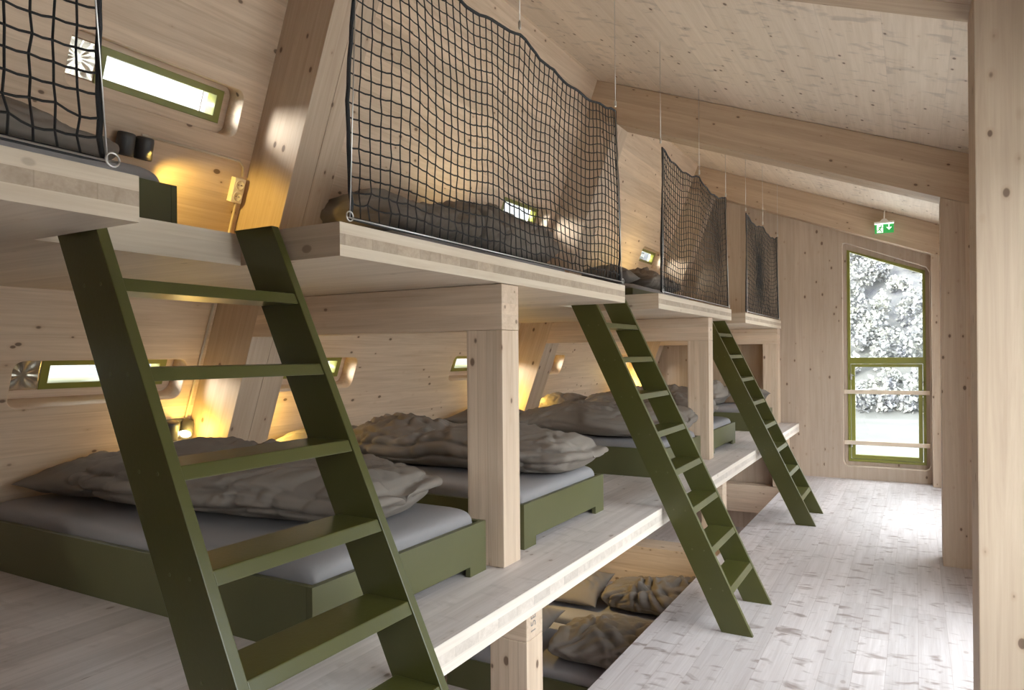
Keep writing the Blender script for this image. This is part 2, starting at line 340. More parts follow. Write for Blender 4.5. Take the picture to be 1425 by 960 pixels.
# leaning frame columns (two members each), roof rafters, right hand columns
names = ['behind the camera', 'between first and second bay', 'between second and third bay', 'against the end wall']
for k, (ya, yb) in enumerate(FR):
    ym = (ya + yb) / 2
    for (p, q) in ((ya, ym - .001), (ym + .001, yb)) if k < 3 else ((ya, yb),):
        dz = 0.345
        xl = (-3.852 + 0.372 * 2.975) / (1 + 0.372 * 0.383)            # ridge: wall meets roof
        xbw = (-3.852 + 0.372 * (2.975 - dz)) / (1 + 0.372 * 0.383)
        xb = (-3.5205 + 0.372 * (2.975 - dz)) / (1 + 0.372 * 0.383)
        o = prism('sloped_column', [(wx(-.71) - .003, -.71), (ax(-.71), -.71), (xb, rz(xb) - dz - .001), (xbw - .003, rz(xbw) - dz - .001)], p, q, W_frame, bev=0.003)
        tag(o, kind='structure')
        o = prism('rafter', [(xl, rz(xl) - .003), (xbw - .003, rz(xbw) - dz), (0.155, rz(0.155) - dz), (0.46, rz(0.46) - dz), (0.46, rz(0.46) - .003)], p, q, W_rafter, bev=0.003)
        tag(o, kind='structure')
    o = prism('column', [(0.155, 0.0), (0.46, 0.0), (0.46, rz(0.46) - dz - .002), (0.155, rz(0.155) - dz - .002)], ya, yb, W_col, bev=0.004); tag(o, kind='structure')
# right wall with large windows (never in frame), rear wall with an unseen window added for fill
RO = [(0.55, 2.33), (2.95, 4.75), (6.25, 8.4)]
RZ = [(0.50, 2.15), (0.18, 2.38), (0.18, 2.38)]
RMx = Matrix(((0, 0, -1, 0.47), (1, 0, 0, 0), (0, 1, 0, 0), (0, 0, 0, 1)))
hl = [rounded_rect(a, b, c_, d_, 0.05) for (a, b), (c_, d_) in zip(RO, RZ)]
w = plate('wall_right', [(Y0, -0.137), (Y1 + .2, -0.137), (Y1 + .2, 2.85), (Y0, 2.85)], hl, 0.11, W_wall)
w.matrix_world = Matrix(((0, 0, -1, 0.47), (1, 0, 0, 0), (0, 1, 0, 0), (0, 0, 0, 1))); tag(w, kind='structure')
for i, ((a, b), (c_, d_)) in enumerate(zip(RO, RZ)):
    e = empty('window_%d' % (13 + i), (0.53, (a + b) / 2, (c_ + d_) / 2)); tag(e, kind='structure'); hw = (b - a) / 2; hz = (d_ - c_) / 2
    q = plate('window_frame', [(-hw, -hz), (hw, -hz), (hw, hz), (-hw, hz)], [[(-hw + .05, -hz + .05), (hw - .05, -hz + .05), (hw - .05, hz - .05), (-hw + .05, hz - .05)]], 0.06, OLIVE, e)
    q.matrix_local = Matrix(((0, 0, -1, 0), (1, 0, 0, 0), (0, 1, 0, 0), (0, 0, 0, 1)))
    box('pane', 0.02, 0.026, -hw + .04, hw - .04, -hz + .04, hz - .04, GLASS, e, bev=0)
RWM = Matrix(((1, 0, 0, 0), (0, 0, -1, Y0 - .11), (0, 1, 0, 0), (0, 0, 0, 1)))
fill_hole = [(-.85, 1.1), (.05, 1.1), (.05, 1.95), (-.85, 1.95)]
rh2 = [(-2.75, 2.05), (-1.35, 2.05), (-1.35, 3.2), (-2.35, 3.4)]
rh3 = [(-3.1, .8), (-1.35, .8), (-1.35, 1.7), (-2.9, 1.7)]
w = plate('wall_rear', outl, [fill_hole], 0.11, wb); w.matrix_world = RWM; tag(w, kind='structure')
for i, h in enumerate((fill_hole,)):
    e = empty('window_%d' % (17 + i), (0, Y0 - .06, 0)); tag(e, kind='structure')  # window added behind the camera to fill faces turned towards it
    cx = sum(p[0] for p in h) / 4; cz = sum(p[1] for p in h) / 4
    inn = [(cx + (p[0] - cx) * .93, cz + (p[1] - cz) * .93) for p in h]
    q = plate('window_frame', h, [inn], 0.06, OLIVE, e); q.matrix_local = LM
    prism('pane', inn, -0.03, -0.024, GLASS, e, bev=0)
# ------------------------------------------------------------------ decks, posts and beams
def slab(name, plan, z0, z1, mats, band_x=-9.0, parent=None):
    """layered timber slab: top, soffit and three edge bands"""
    bm = bmesh.new(); h = (z1 - z0) / 3; zs = [z1, z1 - h, z1 - 2 * h, z0]
    R = [[bm.verts.new((x, y, z)) for x, y in plan] for z in zs]
    f = bm.faces.new(R[0]); f.material_index = 0
    f = bm.faces.new(R[3][::-1]); f.material_index = 1
    n = len(plan)
    for k in range(3):
        for i in range(n):
            f = bm.faces.new([R[k][i], R[k + 1][i], R[k + 1][(i + 1) % n], R[k][(i + 1) % n]]); f.material_index = (4 if abs(plan[i][0] - plan[(i + 1) % n][0]) > 1e-6 else (3 if k == 1 and plan[i][0] > band_x else 2))
    return from_bm(name, bm, mats, parent)
def back_edge(b, a, z):
    pts = [(wx(z) + .004, b)]
    for ya, yb in reversed(FR):
        if ya > b or yb < a: continue
        yb2 = min(yb + .003, b); ya2 = max(ya - .003, a)
        if yb2 >= b - 1e-6: pts = [(ax(z) + .003, b), (ax(z) + .003, ya2), (wx(z) + .004, ya2)]
        else: pts += [(wx(z) + .004, yb2), (ax(z) + .003, yb2), (ax(z) + .003, ya2), (wx(z) + .004, ya2)]
    return pts + [(wx(z) + .004, a)]
segs = [(Y0 + .02, 0.62), (0.622, 3.903), (3.905, 6.642), (6.644, Y1 - .002)]
where = ['nearest the camera', 'carrying the two front beds beside the first post', 'behind the middle ladder', 'running to the end wall']
for (a, b), t in zip(segs, where):
    o = slab('sleeping_deck', [(XD, a), (XD, b)] + back_edge(b, a, ZD), ZDB, ZD, [W_deck, W_soffit, W_edgedk, W_edgedkmid, W_edgedk], XD - .01)
    tag(o, 'whitewashed timber middle deck section, %s' % t, 'deck', 'middle deck sections')
plan = [(XU, Y0 + .02)]
for a, b in NOTCH: plan += [(XU, a), (XN, a), (XN, b), (XU, b)]
plan += [(XU, Y1 - .002), ] + back_edge(Y1 - .002, Y0 + .02, ZU)
o = slab('upper_platform', plan, ZUB, ZU, [W_deck, W_soffit, W_edge, W_edgemid, W_edgeside], XU - .01)
tag(o, 'pale layered timber upper platform notched for the three ladders', 'platform')
PX = -1.456
for k, ya in enumerate((-0.805, 2.482, 5.779, 9.07)):
    yb = ya + (0.138 if k < 3 else 0.188)
    o = box('post', PX - 0.172, PX, ya, yb, ZD + .001, 1.601, W_postz, bev=0.003); tag(o, kind='structure')
    xl = ax(1.70)
    o = prism('support_beam', [(ax(1.602) - .003, 1.602), (PX, 1.602), (PX, ZUB - .002), (ax(ZUB) - .003, ZUB - .002)], ya, yb, W_beamx, bev=0.003); tag(o, kind='structure')
    lx = -1.355
    lp = box('lower_post', lx - 0.171, lx, ya, yb, -.135, 0.352, W_postz, bev=0.003); tag(lp, kind='structure')
    o = prism('deck_beam', [(ax(.355) - .003, .353), (lx, .353), (lx, ZDB - .002), (ax(ZDB) - .003, ZDB - .002)], ya, yb, W_beamx, bev=0.003); tag(o, kind='structure')
    o = prism('floor_beam', [(ax(-.47), -.475), (0.4, -.475), (0.4, -.139), (ax(-.139), -.139)], ya, min(ya + .272, Y1 - .003), W_beamx, bev=0.004); tag(o, kind='structure')
    if k == 1:
        cu = bpy.data.curves.new('pencil_mark', 'FONT'); cu.body = '15B'; cu.size = 0.058; cu.extrude = 0.0004; cu.offset = -0.0006
        tmp = bpy.data.objects.new('tmp', cu); COL.objects.link(tmp)
        me = bpy.data.meshes.new_from_object(tmp.evaluated_get(bpy.context.evaluated_depsgraph_get())); bpy.data.objects.remove(tmp)
        me.materials.clear()
        pm = new_obj('pencil_mark', me, PENCIL, lp); pm.location = (lx + .0008, ya + .085, 0.40); pm.rotation_euler = Euler((math.pi / 2, 0, math.pi / 2)) 
        pm.matrix_local = Matrix.Translation((lx + .0008, ya + .075, 0.37)) @ Matrix(((0, 0, 1, 0), (0, -1, 0, 0), (1, 0, 0, 0), (0, 0, 0, 1)))
# the lower post reaches the deck beam: face plate carries the mark
# ------------------------------------------------------------------ ladders
RUNGS = [.239, .441, .648, .850, 1.057, 1.267, 1.479, 1.684]
def fx(z): return -0.756 - 0.4865 * z
def ladder(y0, label):
    r = empty('ladder', (-0.84, y0 + .289, 0)); tag(r, label, 'ladder', 'green ladders up to the upper platform')
    def L(x): return x + 0.84
    for yy in (-.289, .289 - .028):
        ra = prism('rail', [(L(fx(0)), 0.0), (L(fx(ZU)), ZU + .004), (L(fx(ZU) - .163), ZU + .004), (L(fx(0) - .163), 0.0)], yy, yy + .028, GREEN, r, bev=0.0025)
        bm = bmesh.new()
        for z in RUNGS:
            for dx in (-.045, -.11):
                ysg = yy - .0008 if yy < 0 else yy + .0288
                bmesh.ops.create_cone(bm, segments=10, radius1=.0042, radius2=.0042, depth=.0016, cap_ends=True, matrix=Matrix.Translation((L(fx(z - .015)) + dx, ysg, z - .015)) @ Matrix.Rotation(math.pi / 2, 4, 'X'))
        s = from_bm('screw', bm, GREENB, ra); s['kind'] = 'stuff'
    for z in RUNGS:
        x1 = L(fx(z) - .003); x1b = L(fx(z - .031) - .003)
        prism('rung', [(x1, z), (x1b, z - .031), (x1b - .156, z - .031), (x1 - .142, z)], -.2608, .2608, GREEN, r, bev=0.003)
    return r
ladder(0.945, 'large olive green ladder in front of the nearest bed')
ladder(3.865, 'middle olive green ladder standing on the walkway beyond the second bed')
ladder(6.582, 'farthest olive green ladder standing nearest the end window')
# ------------------------------------------------------------------ bedding
def fbm(x, y, z, o=3):
    v, a = 0.0, 1.0
    for k in range(o):
        v += a * noise.noise(Vector((x, y, z))); x *= 2.03; y *= 2.03; z *= 2.03; a *= 0.5
    return v
def bm_mattress(bm, L, W, H, seed):
    """puffed box with soft edges; local x = length from foot (0) to head (-L)"""
    nu, nv = 56, 44
    for side in (0,):
        ring = []
    V = []
    def sup(t, n): return math.copysign(abs(t) ** (2.0 / n), t)
    nphi = 56
    for i in range(nu + 1):
        u = i / nu; uu = 0.5 - 0.5 * math.cos(math.pi * u)
        x = -L * uu; e = (1 - abs(2 * uu - 1) ** 26) ** (1 / 2.6) if 0 < uu < 1 else 0.0
        row = []
        for k in range(nphi):
            p = 2 * math.pi * k / nphi
            y = W / 2 * sup(math.cos(p), 16) * (0.93 + 0.07 * e); z = H / 2 * (1 + sup(math.sin(p), 7) * (0.55 + 0.45 * e))
            w = 0.004 * fbm(x * 5, y * 5, seed, 3) + 0.004 * (1 - abs(noise.noise(Vector((x * 3.1 + y * 4, y * 9 - x * 2, seed + 4)))))
            if z > H * .4: z += w
            row.append(bm.verts.new((x, y + (0.004 * noise.noise(Vector((x * 9, z * 20, seed))) if abs(y) > W * .45 else 0), z)))
        V.append(row)
    for a, b in zip(V, V[1:]):
        for k in range(nphi): bm.faces.new([a[k], a[(k + 1) % nphi], b[(k + 1) % nphi], b[k]])
    bm.faces.new(V[0]); bm.faces.new(V[-1][::-1])
def make_bed(L=2.0, W=0.948, H=0.200, seed=0.0, top=0.253):
    """local origin at the foot end on the floor, middle of the width; x runs back to the head"""
    r = empty('bed'); t = .022
    foot = lambda x: [(-W / 2, 0), (-W / 2 + .117, 0), (-W / 2 + .117, .040), (W / 2 - .117, .040), (W / 2 - .117, 0), (W / 2, 0), (W / 2, H), (-W / 2, H)]
    for n, x0 in (('end_board', -t), ('end_board', -L)):
        prism(n, foot(0), x0, x0 + t, GREENB, r, plane='YZ', bev=0.0015)
    for y in (-W / 2 + .0002, W / 2 - t - .0002):
        box('side_board', -L + t + .0005, -t - .0005, y, y + t, 0.0, H, GREENB, r, bev=0.0015)
    bm = bmesh.new(); bm_mattress(bm, L - 2 * t - .02, W - 2 * t - .016, top - .045, seed)
    bmesh.ops.translate(bm, verts=bm.verts, vec=(-t - .008, 0, .045))
    from_bm('mattress', bm, SHEET, r, True)
    return r
def put(o, x, y, z, rz): o.location = (x, y, z); o.rotation_euler = (0, 0, rz)
G_MID = 'green beds on the middle deck'
mids = [(-0.85, 'green bed with grey mattress mostly outside the frame beside the near ladder'), (1.962, 'green bed with grey mattress behind the near ladder'), (3.2165, 'green bed with grey mattress beyond the first timber post'),
        (5.250, 'green bed under the puffy duvet behind the middle ladder'), (6.53, 'green bed past the second timber post behind the middle ladder'), (8.537, 'green bed at the end wall behind the farthest ladder')]
bed0 = None
for i, (y, lab) in enumerate(mids[1:]):
    b = make_bed(seed=i * 3.3) if i == 0 else copy_tree(bed0)
    if i == 0: bed0 = b
    put(b, -1.513, y, ZD, 0); tag(b, lab, 'bed', G_MID)
    if i in (1, 3): b.scale = (1, .969, 1)
for y0, lab in ((1.555, 'low green bed on the upper platform behind the near net at top left'), (4.78, 'low green bed on the upper platform behind the largest net'), (8.07, 'low green bed on the upper platform behind the second net')):
    b = copy_tree(bed0); put(b, -2.615, y0, ZU, math.pi / 2); b.scale = (1, .875, 1); tag(b, lab, 'bed', 'green beds on the upper platform')
lows = [(4.325, 'green bed on the lowest level nearest the lower post'), (5.165, 'green bed on the lowest level with the pale pillow behind')]
for y, lab in lows:
    b = copy_tree(bed0); put(b, -0.72, y, -0.713, 0); b.scale = (1.02, .83, 1); tag(b, lab, 'bed', 'green beds on the lowest level')
def lowfreq(P, seed, scale, n=7):
    """smooth noise: a handful of random plane waves"""
    r = np.random.RandomState(int(seed * 10) % 99991); v = 0
    for k in range(n):
        d = r.normal(size=3); d /= np.linalg.norm(d) + 1e-9
        v = v + np.sin((P @ d) * scale * r.uniform(.6, 1.5) * 2 * np.pi + r.uniform(0, 6.28))
    return v / n ** .5
def creases(x, y, seed, L, W, n, ang, spread, amp, tufts=0):
    """soft puffs cut by sharp creases, in plan coordinates"""
    r = np.random.RandomState(int(seed * 10 + 3) % 99991); d = np.zeros_like(x)
    segs = []
    for k in range(n):
        cx, cy = r.uniform(-L / 2, L / 2), r.uniform(-W * .75, W * .75); a = ang + r.normal() * spread
        segs.append((cx, cy, a, r.uniform(.07, .26), r.uniform(.010, .020), r.uniform(.35, 1.0)))
    for k in range(tufts):
        cx, cy = r.uniform(-L * .4, L * .4), r.uniform(-W * .4, W * .4)
        rr = np.hypot(x - cx, y - cy); d -= amp * 1.3 * np.exp(-(rr / .045) ** 2)
        for q in range(7):
            a = 2 * np.pi * (q + r.uniform(-.3, .3)) / 7; l = r.uniform(.06, .15)
            segs.append((cx + math.cos(a) * (l + .02), cy + math.sin(a) * (l + .02), a, l, r.uniform(.010, .016), r.uniform(.5, 1.0)))
    for cx, cy, a, l, w, m in segs:
        dx, dy = x - cx, y - cy; u = dx * math.cos(a) + dy * math.sin(a); v = -dx * math.sin(a) + dy * math.cos(a)
        v = v + .012 * np.sin(u * 14 + cx * 40)
        t = np.exp(-np.abs(u / l) ** 3)
        d += amp * m * t * (-np.exp(-np.abs(v) / w) + .55 * np.exp(-((np.abs(v) - 2.6 * w) / (1.9 * w)) ** 2))
    return d
def grid_mesh(bm, X, Y, Z, wrap=True):
    n, m = X.shape
    V = [[bm.verts.new((X[i, k], Y[i, k], Z[i, k])) for k in range(m)] for i in range(n)]
    for a, b in zip(V, V[1:]):
        for k in range(m): bm.faces.new([a[k], a[(k + 1) % m], b[(k + 1) % m], b[k]])
    bm.faces.new(V[0]); bm.faces.new(V[-1][::-1])
def make_duvet(L, W, H, seed, fold=1.0, wr=1.0, nu=140, nphi=104, taper=0.0, lump=0.22, ang=0.25, tufts=3):
    """folded, crumpled duvet: closed puffy body lying along local x, base at z=0"""
    bm = bmesh.new()
    t = np.linspace(0, 1, nu + 1); t = .5 - .5 * np.sign(1 - 2 * t) * np.abs(1 - 2 * t) ** .72
    cap = np.array([.04, .2, .36, .5, .64, .76, .86, .94]); t = np.concatenate([np.zeros(len(cap)), t, np.ones(len(cap))])
    scv = np.concatenate([cap, np.ones(nu + 1), cap[::-1]])
    u, p = np.meshgrid(t, np.linspace(0, 2 * np.pi, nphi, endpoint=False), indexing='ij'); sc_ = scv[:, None] + 0 * u
    cp, sp = np.cos(p), np.sin(p); sg = lambda v, n: np.sign(v) * np.abs(v) ** (2.0 / n)
    x0 = L * (u - .5); ee = np.abs(2 * u - 1)
    e = .62 + .38 * np.clip(1 - ee ** 10, 0, 1) ** (1 / 2.2)
    o = np.zeros_like(x0)
    wl = 1 + .09 * lowfreq(np.stack([x0, o, o], -1), seed + 7, 1.3); hl = 1 + lump * .6 * lowfreq(np.stack([x0, o, o], -1), seed, 1.1) - taper * u
    y = W / 2 * wl * sg(cp, 2.4) * (.82 + .18 * e) + .03 * lowfreq(np.stack([x0, o, o], -1), seed + 2, 1.0)
    hh = H * hl * (1 + .12 * lowfreq(np.stack([x0, y, o], -1), seed + 11, 2.4))
    zr = .5 * (1 + sg(sp, 2.2) * e * sc_); z = hh * zr; y = y * sc_
    P = np.stack([x0, y, z], -1)
    yu = y + np.where(sp > 0, 0, 1) * 0 + np.sign(cp) * (1 - zr) * H * .8      # unroll the sides into the plan
    xu = x0 + np.sign(u - .5) * ee ** 8 * (1 - zr) * H
    d = wr * creases(xu, yu, seed, L, W, int(46 * L * (W + H) / .9), ang, .45, .0205, tufts)
    d = d + wr * creases(xu, yu, seed + 50, L, W, int(70 * L * (W + H) / .9), ang + .5, .9, .0065) + .004 * lowfreq(P, seed + 5, 7)
    # layers where the duvet is folded over itself
    wob = .05 * lowfreq(P, seed + 9, 2.0); side = np.maximum(ee ** 9, np.abs(cp) ** 4)
    q = zr + wob; g = 0; lay = 0
    for z0, a in ((.34, .030), (.66, -.022)):
        g = g - np.exp(-np.abs(q - z0) / .035); lay = lay + a / (1 + np.exp(-(q - z0) / .03))
    d = d + fold * .032 * g * side
    endx = np.sign(u - .5) * ee ** 10
    X = x0 + endx * (d * .9 + fold * lay * 1.3 + .035 * (1 - sc_ ** 2.2))
    Y = y + (d * cp * 1.1 * e + np.sign(cp) * fold * lay * .5 * np.abs(cp) ** 4 * e) * sc_
    Z = np.maximum(0, z + np.where(sp > 0, d * sp, 0) * (.3 + .7 * e) * sc_)
    grid_mesh(bm, X, Y, Z)
    return bm
def duvet(loc, rz, L, W, H, seed, label, group, mat=None, **kw):
    o = from_bm('duvet', make_duvet(L, W, H, seed, **kw), mat or DUVET, None, True)
    o.location = loc; o.rotation_euler = (0, 0, rz)
    tag(o, label, 'duvet', group); return o
def pillow(loc, rot, L, W, H, seed, label, group, mat=None):
    bm = bmesh.new(); n = 44
    k = np.linspace(-1, 1, n + 1); k = np.sign(k) * (1 - (1 - np.abs(k)) ** 1.25)
    a, b = np.meshgrid(k, k, indexing='ij')
    t = np.clip(1 - np.abs(a) ** 2.4, 0, 1) ** .60 * np.clip(1 - np.abs(b) ** 2.4, 0, 1) ** .60
    X = L / 2 * a * (1 - .07 * (1 - b * b)); Y = W / 2 * b * (1 - .09 * (1 - a * a)); o = np.zeros_like(X)
    edge = np.abs(a) ** 4 + np.abs(b) ** 4
    base = edge * .010 * lowfreq(np.stack([X, Y, o], -1), seed + 2, 3.0)
    G = {}
    for s in (1, -1):
        d = creases(X, Y, seed + s, L, W, 26, .4, .7, .012, 1) + .010 * lowfreq(np.stack([X, Y, o], -1), seed + 4, 2.0)
        Z = s * H / 2 * t + s * t * d + base + H / 2
        for j in range(n + 1):
            for i in range(n + 1):
                if s == -1 and (i in (0, n) or j in (0, n)): G[(s, i, j)] = G[(1, i, j)]; continue
                G[(s, i, j)] = bm.verts.new((X[i, j], Y[i, j], Z[i, j]))
        for j in range(n):
            for i in range(n):
                q = [G[(s, i, j)], G[(s, i + 1, j)], G[(s, i + 1, j + 1)], G[(s, i, j + 1)]]
                bm.faces.new(q if s == 1 else q[::-1])
    o_ = from_bm('pillow', bm, mat or PILLOWM, None, True); o_.location = loc; o_.rotation_euler = rot
    tag(o_, label, 'pillow', group); return o_
ZM = ZD + .250
GD = 'crumpled duvets on the middle deck beds'; GP = 'pillows on the middle deck beds'
duvet((-2.36, 2.02, ZM), 0.02, 1.34, .68, .20, 1.3, 'taupe duvet folded along the bed behind the near ladder', GD, fold=1.3, tufts=1, ang=.5)
duvet((-2.20, 3.345, ZM), 0.0, 1.36, .64, .225, 5.1, 'crumpled taupe duvet on the bed beyond the first timber post', GD, fold=1.2, wr=1.0)
duvet((-2.17, 5.20, ZM), 0.0, 1.30, .86, .215, 9.7, 'wide puffy taupe duvet behind the middle ladder', GD, fold=.5)
duvet((-2.20, 6.49, ZM), 0.05, 1.10, .74, .20, 12.2, 'taupe duvet past the second post, hump seen above the puffy one', GD, fold=.5, wr=1.3)
duvet((-2.42, 8.55, ZM), 0.0, .85, .72, .21, 15.8, 'taupe duvet on the bed against the end wall', GD, fold=.8, wr=1.2)
pillow((-3.18, 1.93, ZM + .022), (0, -.09, math.pi / 2 + .05), .62, .50, .16, 1.1, 'taupe pillow at the head of the bed behind the near ladder', GP)
pillow((-3.16, 3.17, ZM + .022), (0, -.09, math.pi / 2), .62, .46, .16, 2.1, 'taupe pillow behind the duvet beyond the first post', GP)
pillow((-3.17, 5.15, ZM + .022), (0, -.10, math.pi / 2), .62, .48, .16, 3.1, 'shaded taupe pillow behind the first timber post', GP)
pillow((-3.10, 6.42, ZM + .022), (0, -.14, math.pi / 2), .62, .48, .19, 4.1, 'pillow lit yellow by the wall lamp beside the second leaning frame', GP)
pillow((-3.10, 8.50, ZM + .022), (0, -.12, math.pi / 2), .62, .48, .17, 5.1, 'taupe pillow beside the lit lamp at the end wall', GP)
pillow((-1.74, 8.78, ZM + .05), (.2, .25, math.pi / 2 + .3), .52, .42, .13, 6.1, 'grey pillow sticking out beside the farthest ladder', GP)
ZT = ZU + .250
GU = 'bedding on the upper platform'
duvet((-2.64, 0.95, ZT), math.pi / 2, 1.0, .66, .17, 21.0, 'grey duvet seen through the net at top left', GU, fold=.3, wr=.6)
duvet((-2.56, 3.22, ZT), math.pi / 2, .90, .66, .235, 24.0, 'rounded taupe duvet hump at the near end of the largest net', GU, fold=.4, wr=.8)
duvet((-2.55, 4.20, ZT), math.pi / 2 + .05, 1.12, .60, .29, 27.5, 'tall crumpled taupe duvet in the middle of the largest net', GU, fold=.6, wr=1.3, lump=.12)
pillow((-2.60, 6.42, ZT + .012), (0, 0, .1), .56, .55, .19, 31.0, 'taupe pillow between the largest and second nets', GU)
duvet((-2.60, 7.30, ZT), math.pi / 2, 1.05, .62, .19, 33.0, 'taupe duvet behind the second net', GU, fold=.5)
ZL = -.713 + .250
GL = 'bedding on the lowest level'
duvet((-1.46, 4.27, ZL), 0.03, 1.16, .56, .20, 41.0, 'big crumpled grey brown duvet beside the lower post', GL, fold=.3, wr=1.5)
duvet((-1.36, 5.27, ZL), 0.0, 1.46, .46, .20, 44.0, 'grey brown duvet bunched on the lowest bed beneath the floor beam', GL, fold=.3, wr=1.7)
pillow((-2.36, 5.24, ZL + .026), (0, -.15, math.pi / 2 + .1), .56, .42, .15, 46.0, 'lamp lit pillow on the lowest level beneath the middle deck', GL)
pillow((-2.40, 4.33, ZL + .026), (0, -.12, math.pi / 2), .56, .42, .15, 48.0, 'pillow on the lowest bed behind the lower post', GL)
# ------------------------------------------------------------------ safety nets
NX = -1.436
def net(y0, y1, hang, zt, label, seed, left=True, right=True):
    r = empty('safety_net', (NX, (y0 + y1) / 2, ZU)); tag(r, label, 'safety net', 'black safety nets along the upper platform')
    ym = (y0 + y1) / 2; c = .0455
    ny = max(2, round((y1 - y0) / c)); nz = round((zt - ZU - .02) / c)
    hp = sorted(hang)
    def topz(y):
        for a, b in zip(hp, hp[1:]):
            if a <= y <= b:
                t = (y - a) / (b - a); return zt - 0.055 * (1 - (2 * t - 1) ** 2) - .006 * math.sin(y * 23)
        return zt
    def P(i, j):
        y = y0 + (y1 - y0) * i / ny; t = j / nz
        pinch = 0.045 * t + 0.012 * math.sin(math.pi * t * 2 + seed)
        s = (y - ym) / ((y1 - y0) / 2)
        yy = y - pinch * abs(s) ** 6 * math.copysign(1, s) * (1 if (s < 0 and left) or (s > 0 and right) else 0)
        z = (ZU + .014) + (topz(y) - ZU - .014) * t
        z -= 0.016 * math.sin(math.pi * t) * (0.5 + math.sin(i * .5 + seed))
        amp = .005 + (.011 if j <= 2 and j > 0 else 0)
        h = Vector((i * 1.7, j * 1.3, seed))
        bow = 0.028 * math.sin(math.pi * t) * math.sin(y * 3.1 + seed) * (1 - abs(s) ** 5)
        lockb = 0 if j == 0 else 1
        return Vector((bow + .003 * noise.noise(h + Vector((0, 0, 3))), yy - ym + lockb * amp * noise.noise(h), z - ZU + lockb * amp * noise.noise(h + Vector((9, 0, 0)))))
    G = [[P(i, j) for j in range(nz + 1)] for i in range(ny + 1)]
    bm = bmesh.new()
    for i in range(1, ny): bm_tube(bm, G[i], .0027, 4, False)
    for j in range(1, nz):
        pts = []
        for i in range(ny + 1):
            pts.append(G[i][j])
            if i < ny: pts.append((G[i][j] + G[i + 1][j]) / 2 + Vector((0, 0, -.0022)))
        bm_tube(bm, pts, .0027, 4, False)
    # knots
    for i in range(1, ny):
        for j in range(1, nz):
            p = G[i][j]
            vs = [bm.verts.new(p + Vector(d) * .0046) for d in ((1, 0, 0), (0, 1, 0), (-1, 0, 0), (0, -1, 0), (0, 0, 1), (0, 0, -1))]
            for a in range(4): bm.faces.new([vs[a], vs[(a + 1) % 4], vs[4]]); bm.faces.new([vs[(a + 1) % 4], vs[a], vs[5]])
    from_bm('net_mesh', bm, ROPE, r)
    loop = [G[0][j] for j in range(nz + 1)] + [G[i][nz] for i in range(1, ny + 1)] + [G[ny][j] for j in range(nz - 1, -1, -1)] + [G[i][0] for i in range(ny - 1, -1, -1)]
    tube('border_rope', loop, .0062, EDGEROPE, r, 8)
    # tensioned steel wire along the foot and up the sides
    tube('edge_wire', [(.012, y0 - ym - .012, .012), (.012, y1 - ym + .012, .012)], .0022, STEEL, r, 6)
    if left: tube('edge_wire', [(.012, y0 - ym - .004, .012), (.004, y0 - ym + .052, topz(y0) - ZU)], .0018, STEEL, r, 6)
    if right: tube('edge_wire', [(.012, y1 - ym - .008, .012), (.004, y1 - ym - .066, topz(y1) - ZU)], .0018, STEEL, r, 6)
    for y in hang:
        if not (y0 - .02 <= y <= y1 + .02): continue
        zz = rz(NX) - ZU
        h = tube('hanging_cable', [(.004, y - ym, topz(y) - ZU + .02), (.004, y - ym, zz - .002)], .0016, STEEL, r, 6)
        bm = bmesh.new(); bm_lathe(bm, [(.004, 0), (.0065, .006), (.0065, .03), (.003, .036)], 10); bmesh.ops.translate(bm, verts=bm.verts, vec=(.004, y - ym, topz(y) - ZU + .015))
        from_bm('cable_clamp', bm, STEEL, h, True)
    for y in (y0 - .006, y1 + .002):
        pts = [(.014, y - ym + .014 * math.cos(a * math.pi / 8), .016 + .014 * math.sin(a * math.pi / 8)) for a in range(17)]
        tube('ring', pts, .0022, STEEL, r, 6)
net(-1.6, 0.858, [-1.6, -.4, .858], 2.86, 'black safety net cut off by the top left corner', 1.0)
net(1.565, 3.765, [1.565, 2.61, 3.70], 2.845, 'largest black safety net in the centre of the upper platform', 2.0)
net(4.50, 6.375, [4.50, 5.45, 6.32], 2.85, 'second black safety net, right of the largest one', 3.0)
net(7.16, 9.02, [7.16, 8.05, 9.0], 2.87, 'smallest looking black safety net beside the end wall', 4.0)
